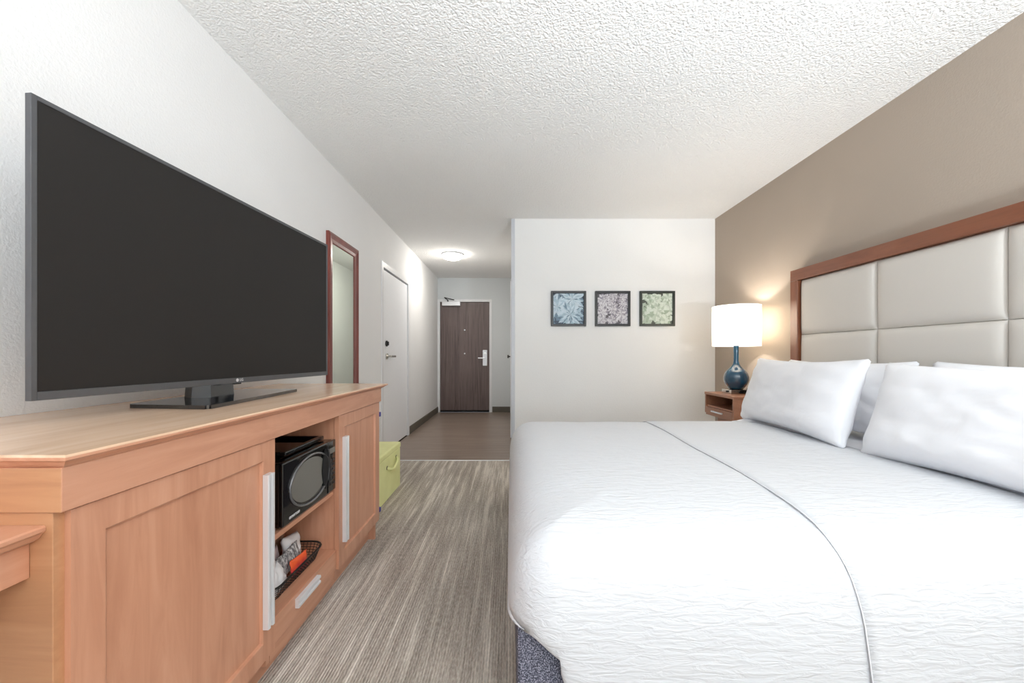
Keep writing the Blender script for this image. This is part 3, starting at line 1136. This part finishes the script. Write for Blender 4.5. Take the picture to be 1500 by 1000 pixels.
for i in range(3):
    for j in range(3):
        y1, y0 = cols_y[i], cols_y[i + 1]
        z1, z0 = rows_z[j], rows_z[j + 1]
        b = bmesh.new()
        n = 22
        G = []
        for a in range(n + 1):
            row = []
            for c_ in range(n + 1):
                # denser samples near the edges
                u = math.sin((a / n - 0.5) * math.pi)
                v = math.sin((c_ / n - 0.5) * math.pi)
                dy = (1 - abs(u)) * (y1 - y0) / 2
                dz = (1 - abs(v)) * (z1 - z0) / 2
                puff = (1 - math.exp(-dy / 0.014)) * (1 - math.exp(-dz / 0.014))
                x = XR - 0.045 - 0.020 * puff - 0.004 * (1 - u * u) * (1 - v * v)
                row.append(b.verts.new((x, (y0 + y1) / 2 + u * (y1 - y0 - 0.002) / 2, (z0 + z1) / 2 + v * (z1 - z0 - 0.002) / 2)))
            G.append(row)
        for a in range(n):
            for c_ in range(n):
                b.faces.new((G[a][c_], G[a + 1][c_], G[a + 1][c_ + 1], G[a][c_ + 1]))
        # rim back to the board
        edge = [G[a][0] for a in range(n + 1)] + [G[n][c_] for c_ in range(1, n + 1)] + [G[a][n] for a in range(n - 1, -1, -1)] + [G[0][c_] for c_ in range(n - 1, 0, -1)]
        bkv = [b.verts.new((XR - 0.030, v.co.y, v.co.z)) for v in edge]
        for q in range(len(edge)):
            b.faces.new((edge[q], edge[(q + 1) % len(edge)], bkv[(q + 1) % len(edge)], bkv[q]))
        obj('cushion_panel', b, M['cream'], hb_, True)

# ------------------------------------------------------------------ bed
BX0, BX1, BY0, BY1, ZBED = 0.0, 2.07, 0.98, 2.90, 0.598
bed = thing('bed', 'wide king bed with slate fabric base along the right side of the room', 'bed', (1.05, 1.94, 0))
obj('bed_base', bx(bmesh.new(), 0.018, 2.06, BY0 + 0.045, BY1 - 0.045, 0.0, 0.33, 0.008), M['slate'], bed)
b = bx(bmesh.new(), 0.10, 2.07, BY0 + 0.10, BY1 - 0.10, 0.332, ZBED - 0.05, 0.05, 5)
obj('mattress', b, M['cotton'], bed, True)


def sheet():
    b = bmesh.new()
    n, m_ = 30, 60
    G = []
    prof = [(-0.42, 0.0), (-0.30, 0.001), (-0.2, 0.003), (-0.12, 0.008), (-0.07, 0.020), (-0.035, 0.045), (-0.012, 0.09), (0.0, 0.17), (0.0, 0.27)]
    sec = [(BY1 + o_ - 0.006, ZBED - 0.004 - d_) for o_, d_ in prof[::-1]]
    sec += [(BY0 + 0.5 + (BY1 - 0.5 - BY0 - 0.5) * (1 - i / 14.0), ZBED - 0.004) for i in range(15)]
    sec = [p for i, p in enumerate(sec) if i == 0 or (abs(p[0] - sec[i - 1][0]) + abs(p[1] - sec[i - 1][1])) > 1e-6]
    sec += [(BY0 - o_ + 0.006, ZBED - 0.004 - d_) for o_, d_ in prof]
    for i in range(n + 1):
        x = 1.62 + (2.072 - 1.62) * i / n
        row = []
        for (y, z) in sec:
            sx_ = min(1, max(0, (x - 1.625) / 0.16))
            bulge = 0.050 * sx_ * sx_ * (3 - 2 * sx_) * math.exp(-((y - 2.76) / 0.11) ** 2) * (1 if z > 0.5 else 0)
            row.append(b.verts.new((x, y, z + bulge + 0.006 * noise.noise(Vector((x * 6, y * 5, 3))))))
        G.append(row)
    for i in range(n):
        for j in range(len(sec) - 1):
            b.faces.new((G[i][j], G[i + 1][j], G[i + 1][j + 1], G[i][j + 1]))
    return b


o = obj('fitted_sheet', sheet(), M['cotton'], bed, True)
sm = o.modifiers.new('thick', 'SOLIDIFY')
sm.thickness = 0.003

# coverlet: rings of a rounded rectangle, following a puffy profile down to the hem
PROF = [(-0.60, 0.0), (-0.50, 0.0004), (-0.40, 0.0012), (-0.32, 0.003), (-0.25, 0.0065), (-0.20, 0.011), (-0.155, 0.018), (-0.12, 0.027), (-0.09, 0.039), (-0.065, 0.054), (-0.043, 0.073), (-0.025, 0.096), (-0.011, 0.124),
        (-0.002, 0.158), (0.004, 0.195), (0.006, 0.235), (0.005, 0.27)]
CX1 = 1.665
RC = 0.13


def ring_pts(o_):
    """open path from the head end, far side, round the foot, back along the near side; returns (x, y, s) with s = 0..1 tag"""
    x0, y0, y1 = BX0 - o_, BY0 - o_, BY1 + o_
    r = max(0.0, RC + o_)
    pts = []
    if o_ < -RC:
        cxf, cyf, cyn = BX0 - o_, BY1 + o_, BY0 - o_
    else:
        cxf, cyf, cyn = BX0 + RC, BY1 - RC, BY0 + RC
    for i in range(40):
        x = CX1 + (cxf - CX1) * i / 40
        pts.append((x, BY1 + o_, 'f', i / 40))
    for i in range(14):
        a = math.radians(90 + 90 * i / 14)
        pts.append((cxf + r * math.cos(a), cyf + r * math.sin(a), 'fc', i / 14))
    for i in range(40):
        y = cyf + (cyn - cyf) * i / 40
        pts.append((BX0 - o_, y, 'foot', i / 40))
    for i in range(14):
        a = math.radians(180 + 90 * i / 14)
        pts.append((cxf + r * math.cos(a), cyn + r * math.sin(a), 'nc', i / 14))
    for i in range(61):
        x = cxf + (CX1 - cxf) * i / 60
        pts.append((x, BY0 - o_, 'n', i / 60))
    return pts


def hem_z(tagc, f, x):
    if tagc == 'f':
        return 0.16
    if tagc == 'fc':
        return 0.16 + (0.33 - 0.16) * f
    if tagc == 'foot':
        return 0.33 + 0.035 * f
    if tagc == 'nc':
        return 0.365 - 0.105 * f ** 1.3
    # near side: the hem drops quickly past the corner
    q = min(1.0, max(0.0, (x - 0.12) / 0.05))
    return 0.26 - 0.15 * q


b = bmesh.new()
rings = []
for o_, d_ in PROF:
    row = []
    for (x, y, tg, f) in ring_pts(o_):
        nzv = noise.noise(Vector((x * 5, y * 5, d_ * 6))) * 0.006 + noise.noise(Vector((x * 14, y * 14, d_ * 12 + 4))) * 0.002
        z = ZBED - d_ + (nzv * 0.5 if o_ > -0.55 else 0)
        row.append([x, y, z, tg, f])
    rings.append(row)
last = rings[-1]
NSUB = 12
for k_ in range(1, NSUB + 1):
    row = []
    for (x, y, z, tg, f) in last:
        hz = hem_z(tg, f, x)
        t_ = k_ / NSUB
        zz = z + (hz - z) * t_
        ox, oy = 0.0, 0.0
        # folds grow toward the hem; hang slightly inward
        s = (x * 11 + y * 11)
        amp = 0.010 * t_ * noise.noise(Vector((x * 3.1, y * 3.1, 1.7 + zz)))
        inn = 0.016 * t_ ** 1.5
        if tg == 'foot' or tg in ('fc', 'nc'):
            ox = inn * (1.0 if tg == 'foot' else 0.8)
        if tg == 'n':
            oy = inn - amp
        if tg == 'f':
            oy = -inn - amp
        if tg == 'foot':
            ox += amp
        if tg == 'nc':
            oy += inn * 0.7
        row.append([x + ox, y + oy, zz + 0.004 * noise.noise(Vector((s, zz, 0))), tg, f])
    rings.append(row)
V = [[b.verts.new(p[:3]) for p in row] for row in rings]
for A, B2 in zip(V, V[1:]):
    for i in range(len(A) - 1):
        b.faces.new((A[i], A[i + 1], B2[i + 1], B2[i]))
b.faces.new(V[0][::-1])
cov = obj('coverlet', b, M['coverlet'], None, True, origin=(0.85, 1.94, ZBED - 0.01))
tag(cov, 'white woven coverlet spread over the bed with a top layer folded across', 'bedspread')
sm = cov.modifiers.new('thick', 'SOLIDIFY')
sm.thickness = 0.005
sm.offset = -1

# the upper layer of the coverlet whose hem crosses the bed
sec = []
seg2 = [(BY1 + o_, ZBED - d_) for o_, d_ in PROF]
low = seg2[-1]
drop = [(low[0] - 0.006 * (i / 8) ** 1.5, low[1] + (0.16 - low[1]) * i / 8) for i in range(1, 9)]
far = (seg2 + drop)[::-1]
near = [(2 * 1.94 - y, z) for y, z in far[::-1]]
mid = [(BY1 - 0.60 + (BY0 + 0.60 - BY1 + 0.60) * i / 8, ZBED) for i in range(1, 8)]
sec = far + mid + near
b = bmesh.new()
G = []
NX = 26


def seam_x(y, z, j):
    # measured line of the hem: 0.96 at the far edge, 0.85 near the near edge, swinging out again down the side
    f = (2.9 - y) / (2.9 - 0.98)
    x = 0.965 - 0.105 * min(1, max(0, f)) ** 0.8
    if y < 1.1:
        x += 0.16 * max(0, (ZBED - 0.05 - z))
    return x + 0.004 * math.sin(y * 9)


def offs(d):
    out = []
    for j, (y, z) in enumerate(sec):
        a, c_ = sec[max(0, j - 1)], sec[min(len(sec) - 1, j + 1)]
        ty, tz = c_[0] - a[0], c_[1] - a[1]
        l_ = math.hypot(ty, tz)
        # sec runs from the far hem up, over and down: the outward normal is to its left
        out.append((y + d * tz / l_, z - d * ty / l_))
    return out


sec6 = offs(0.0055)
sec9 = offs(0.005)
for i in range(NX + 1):
    row = []
    for j, (y, z) in enumerate(sec):
        sx = seam_x(y, z, j)
        x = sx + (CX1 + 0.004 - sx) * i / NX
        yy, zz = sec6[j]
        nzv = 0.0015 * noise.noise(Vector((x * 7, y * 7, zz * 7)))
        row.append(b.verts.new((x, yy, zz + nzv)))
    G.append(row)
for i in range(NX):
    for j in range(len(sec) - 1):
        b.faces.new((G[i][j], G[i + 1][j], G[i + 1][j + 1], G[i][j + 1]))
lay = obj('folded_layer', b, M['coverlet'], cov, True)
sm = lay.modifiers.new('thick', 'SOLIDIFY')
sm.thickness = 0.005
sm.offset = -1
b = bmesh.new()
tube(b, [(seam_x(y, z, 0), *sec9[j]) for j, (y, z) in enumerate(sec)], 0.0013, 6)
hs = obj('hem', b, M['hem'] if 'hem' in M else M['cotton'], lay, True)


# ------------------------------------------------------------------ pillows
def pillow(label, yc, xbot, xtop, ztop, wd, ht, T, seed, yaw=0.0, zbot=None, sag=0.0, roll=0.0):
    b = bmesh.new()
    n, m_ = 44, 30
    G = {}
    for side in (1, -1):
        for i in range(n + 1):
            for j in range(m_ + 1):
                u, v = 2 * i / n - 1, 2 * j / m_ - 1
                edge = i in (0, n) or j in (0, m_)
                if edge and side == -1:
                    G[side, i, j] = G[1, i, j]
                    continue
                e = (1 - u ** 4) * (1 - v ** 4)
                hg = T / 2 * e ** 0.62 * (1.0 - 0.18 * v)
                x = wd / 2 * (u - 0.045 * u * (1 - v * v) * abs(u) ** 3)
                z = ht / 2 * (v - 0.11 * v * (1 - u * u) * abs(v) ** 2)
                if edge:
                    hg = 0
                    nzv = 0.006 * noise.noise(Vector((u * 4 + seed, v * 4, 2)))
                    G[side, i, j] = b.verts.new((nzv, x, z))
                    continue
                nzv = 0.014 * noise.noise(Vector((u * 2.0 + seed, v * 2.4, side * 3.1))) + 0.006 * noise.noise(Vector((u * 6 + seed, v * 6, side * 5.1)))
                # soft creases running in from the corners
                cr = 0.006 * math.sin(14 * (u * v) + seed) * (abs(u * v)) ** 1.5
                G[side, i, j] = b.verts.new((-side * (hg + nzv * e + cr), x, z))
    for side in (1, -1):
        for i in range(n):
            for j in range(m_):
                q = [(i, j), (i + 1, j), (i + 1, j + 1), (i, j + 1)]
                q = [p for p in q if not (p[0] in (0, n) and p[1] in (0, m_))]
                b.faces.new([G[side, p[0], p[1]] for p in q])
    bmesh.ops.delete(b, geom=[v for v in b.verts if not v.link_faces], context='VERTS')
    zb_ = (ZBED + 0.016) if zbot is None else zbot
    lean = math.atan2(xtop - xbot, ztop - zb_)
    R = Matrix.Translation(((xbot + xtop) / 2, yc, (zb_ + ztop) / 2)) @ Matrix.Rotation(yaw, 4, 'Z') @ Matrix.Rotation(lean, 4, 'Y') @ Matrix.Rotation(roll, 4, 'X')
    b.transform(R)
    o = obj('pillow', b, M['cotton'], None, True, origin=((xbot + xtop) / 2, yc, zb_))
    tag(o, label, 'pillow', 'king pillows stacked in pairs against the headboard')
    return o


pillow('front white pillow of the far pair, nearest the lamp', 2.335, 1.650, 1.765, 1.018, 0.98, 0.46, 0.18, 1.3, yaw=math.radians(-5))
pillow('rear white pillow of the far pair, leaning on the headboard', 2.300, 1.915, 1.975, 1.022, 0.90, 0.42, 0.13, 5.1, yaw=math.radians(-1))
pillow('front white pillow of the near pair, cut off by the right edge', 1.325, 1.640, 1.755, 0.995, 0.97, 0.45, 0.18, 9.7, yaw=math.radians(0))
pillow('rear white pillow of the near pair, mostly hidden behind the front one', 1.345, 1.915, 1.975, 1.022, 0.92, 0.42, 0.13, 12.2)

# ------------------------------------------------------------------ nightstand
NX0, NY0, NY1, NZ = 1.736, 3.0, 3.445, 0.732
ns = thing('nightstand', 'walnut-brown nightstand with an open cubby beside the far side of the bed', 'nightstand', (1.94, 3.22, 0))
obj('top', bx(bmesh.new(), NX0 - 0.004, XR - 0.014, NY0 - 0.002, NY1 + 0.002, NZ - 0.022, NZ, 0.002), M['wood_stand'], ns)
obj('side_panel', box(NX0, XR - 0.014, NY0, NY0 + 0.018, 0.55, NZ - 0.0225), M['wood_stand'], ns)
obj('side_panel', box(NX0, XR - 0.014, NY1 - 0.018, NY1, 0.55, NZ - 0.0225), M['wood_stand'], ns)
obj('back_panel', box(XR - 0.03, XR - 0.016, NY0 + 0.0185, NY1 - 0.0185, 0.55, NZ - 0.0225), M['wood_stand'], ns)
obj('shelf', box(NX0 + 0.012, XR - 0.031, NY0 + 0.0185, NY1 - 0.0185, 0.606, 0.618), M['wood_stand'], ns)
dd = obj('drawer', bx(bmesh.new(), NX0 - 0.002, NX0 + 0.30, NY0 + 0.020, NY1 - 0.020, 0.535, 0.604, 0.002), M['wood_stand'], ns)
b = bx(bmesh.new(), NX0 - 0.022, NX0 - 0.010, 3.14, 3.31, 0.570, 0.582, 0.003)
bx(b, NX0 - 0.012, NX0 - 0.001, 3.155, 3.165, 0.571, 0.581)
bx(b, NX0 - 0.012, NX0 - 0.001, 3.285, 3.295, 0.571, 0.581)
obj('handle', b, M['alu'], dd)
obj('pedestal', box(NX0 + 0.06, XR - 0.016, NY0 + 0.05, NY1 - 0.10, 0.0, 0.5345), M['wood_stand'], ns)

# table lamp
lx, ly, lz = 1.915, 3.275, NZ + 0.0005
lp = thing('table_lamp', 'teal glass gourd lamp with a lit white drum shade on the nightstand', 'lamp', (lx, ly, lz))
b = bx(bmesh.new(), lx - 0.085, lx + 0.085, ly - 0.07, ly + 0.07, lz, lz + 0.034, 0.003)
bs = obj('lamp_base', b, M['chrome'], lp)
o = obj('outlet', bx(bmesh.new(), lx - 0.018, lx + 0.010, ly - 0.072, ly - 0.0700, lz + 0.006, lz + 0.028, 0.0005), M['black'], bs)
o = obj('switch', cyl(bmesh.new(), (lx - 0.085, ly - 0.02, lz + 0.018), (lx - 0.095, ly - 0.02, lz + 0.018), 0.008), M['dark_metal'], bs)
z0 = lz + 0.034
prof = [(0, z0), (0.052, z0), (0.058, z0 + 0.004), (0.075, z0 + 0.022), (0.094, z0 + 0.05), (0.104, z0 + 0.08), (0.104, z0 + 0.105), (0.096, z0 + 0.132), (0.080, z0 + 0.155),
        (0.058, z0 + 0.176), (0.038, z0 + 0.196), (0.027, z0 + 0.216), (0.0225, z0 + 0.24), (0.0215, z0 + 0.30), (0.0225, z0 + 0.37), (0.025, z0 + 0.385), (0.0, z0 + 0.385)]
prof = [(r_ * 0.92, z_) for r_, z_ in prof]
obj('lamp_body', lathe(bmesh.new(), prof, lx, ly, 48), M['teal'], lp, True)
sz0, sz1, sr = 1.133, 1.470, 0.182
b = lathe(bmesh.new(), [(sr, sz0), (sr, sz1)], lx, ly, 64)
shd = obj('lamp_shade', b, M['shade'], lp, True)
b = tube(bmesh.new(), [(lx + sr * math.cos(a), ly + sr * math.sin(a), sz0) for a in [2 * math.pi * i / 48 for i in range(48)]], 0.0025, 6, True)
obj('shade_ring', b, M['p_white'], shd, True)
b = tube(bmesh.new(), [(lx + sr * math.cos(a), ly + sr * math.sin(a), sz1) for a in [2 * math.pi * i / 48 for i in range(48)]], 0.0025, 6, True)
obj('shade_ring', b, M['p_white'], shd, True)
b = bmesh.new()
tube(b, [(lx - 0.02, ly, z0 + 0.385), (lx - 0.05, ly, z0 + 0.44), (lx - 0.05, ly, sz1 - 0.06), (lx, ly, sz1 - 0.02), (lx + 0.05, ly, sz1 - 0.06), (lx + 0.05, ly, z0 + 0.44), (lx + 0.02, ly, z0 + 0.385)], 0.002, 6)
for a in (0.5, 2.6, 4.7):
    tube(b, [(lx, ly, sz1 - 0.02), (lx + sr * math.cos(a), ly + sr * math.sin(a), sz1 - 0.004)], 0.0018, 6)
obj('harp', b, M['chrome'], lp, True)
b = bmesh.new()
bmesh.ops.create_uvsphere(b, u_segments=20, v_segments=14, radius=0.028, matrix=Matrix.Translation((lx, ly, 1.27)))
cyl(b, (lx, ly, z0 + 0.385), (lx, ly, 1.25), 0.014)
obj('bulb', b, M['bulb'], lp, True)
point('table_lamp_light', (lx, ly, 1.325), 13, (1.0, 0.92, 0.83), 0.035)

# telephone beside the lamp
ph = thing('telephone', 'black desk telephone behind the pillow on the nightstand', 'telephone', (2.02, 3.09, NZ))
b = bmesh.new()
prism(b, [(3.02, NZ + 0.0005), (3.16, NZ + 0.0005), (3.16, NZ + 0.055), (3.02, NZ + 0.022)], 'x', 1.93, 2.13)
bmesh.ops.bevel(b, geom=b.edges[:], offset=0.004, segments=2, affect='EDGES')
obj('phone_body', b, M['black'], ph)
b = tube(bmesh.new(), [(1.945, 3.035, NZ + 0.030), (1.955, 3.05, NZ + 0.052), (1.97, 3.09, NZ + 0.075), (1.98, 3.13, NZ + 0.083), (1.985, 3.155, NZ + 0.066)], 0.015, 10)
obj('handset', b, M['gloss_black'], ph, True)


# added fill uplight, unseen behind the camera, to brighten ceiling and room
def uplight(label, FX, FY, FZ, power):
    fl = thing('added_fill_lamp', label, 'lamp', (FX, FY, 0))
    obj('base', lathe(bmesh.new(), [(0, 0), (0.14, 0), (0.14, 0.015), (0.03, 0.03), (0, 0.03)], FX, FY), M['chrome'], fl, True)
    obj('pole', cyl(bmesh.new(), (FX, FY, 0.025), (FX, FY, FZ), 0.012), M['chrome'], fl, True)
    b = lathe(bmesh.new(), [(r_, FZ + z_) for r_, z_ in ((0.0, 0), (0.06, 0.01), (0.15, 0.10), (0.185, 0.16), (0.18, 0.16), (0.145, 0.105), (0.055, 0.02), (0.0, 0.012))], FX, FY)
    obj('bowl', b, M['trim_white'], fl, True)
    l = bpy.data.lights.new('added_fill_light', 'SPOT')
    l.energy = power
    l.color = (0.87, 0.945, 1.0)
    l.spot_size = math.radians(165)
    l.spot_blend = 0.9
    l.shadow_soft_size = 0.15
    o = bpy.data.objects.new('added_fill_light', l)
    o.location = (FX, FY, FZ + 0.17)
    o.rotation_euler = (math.radians(162), 0, 0)
    C.objects.link(o)


uplight('added fill uplight on a short metal stand, unseen behind the camera', 1.35, -1.4, 0.60, 800)
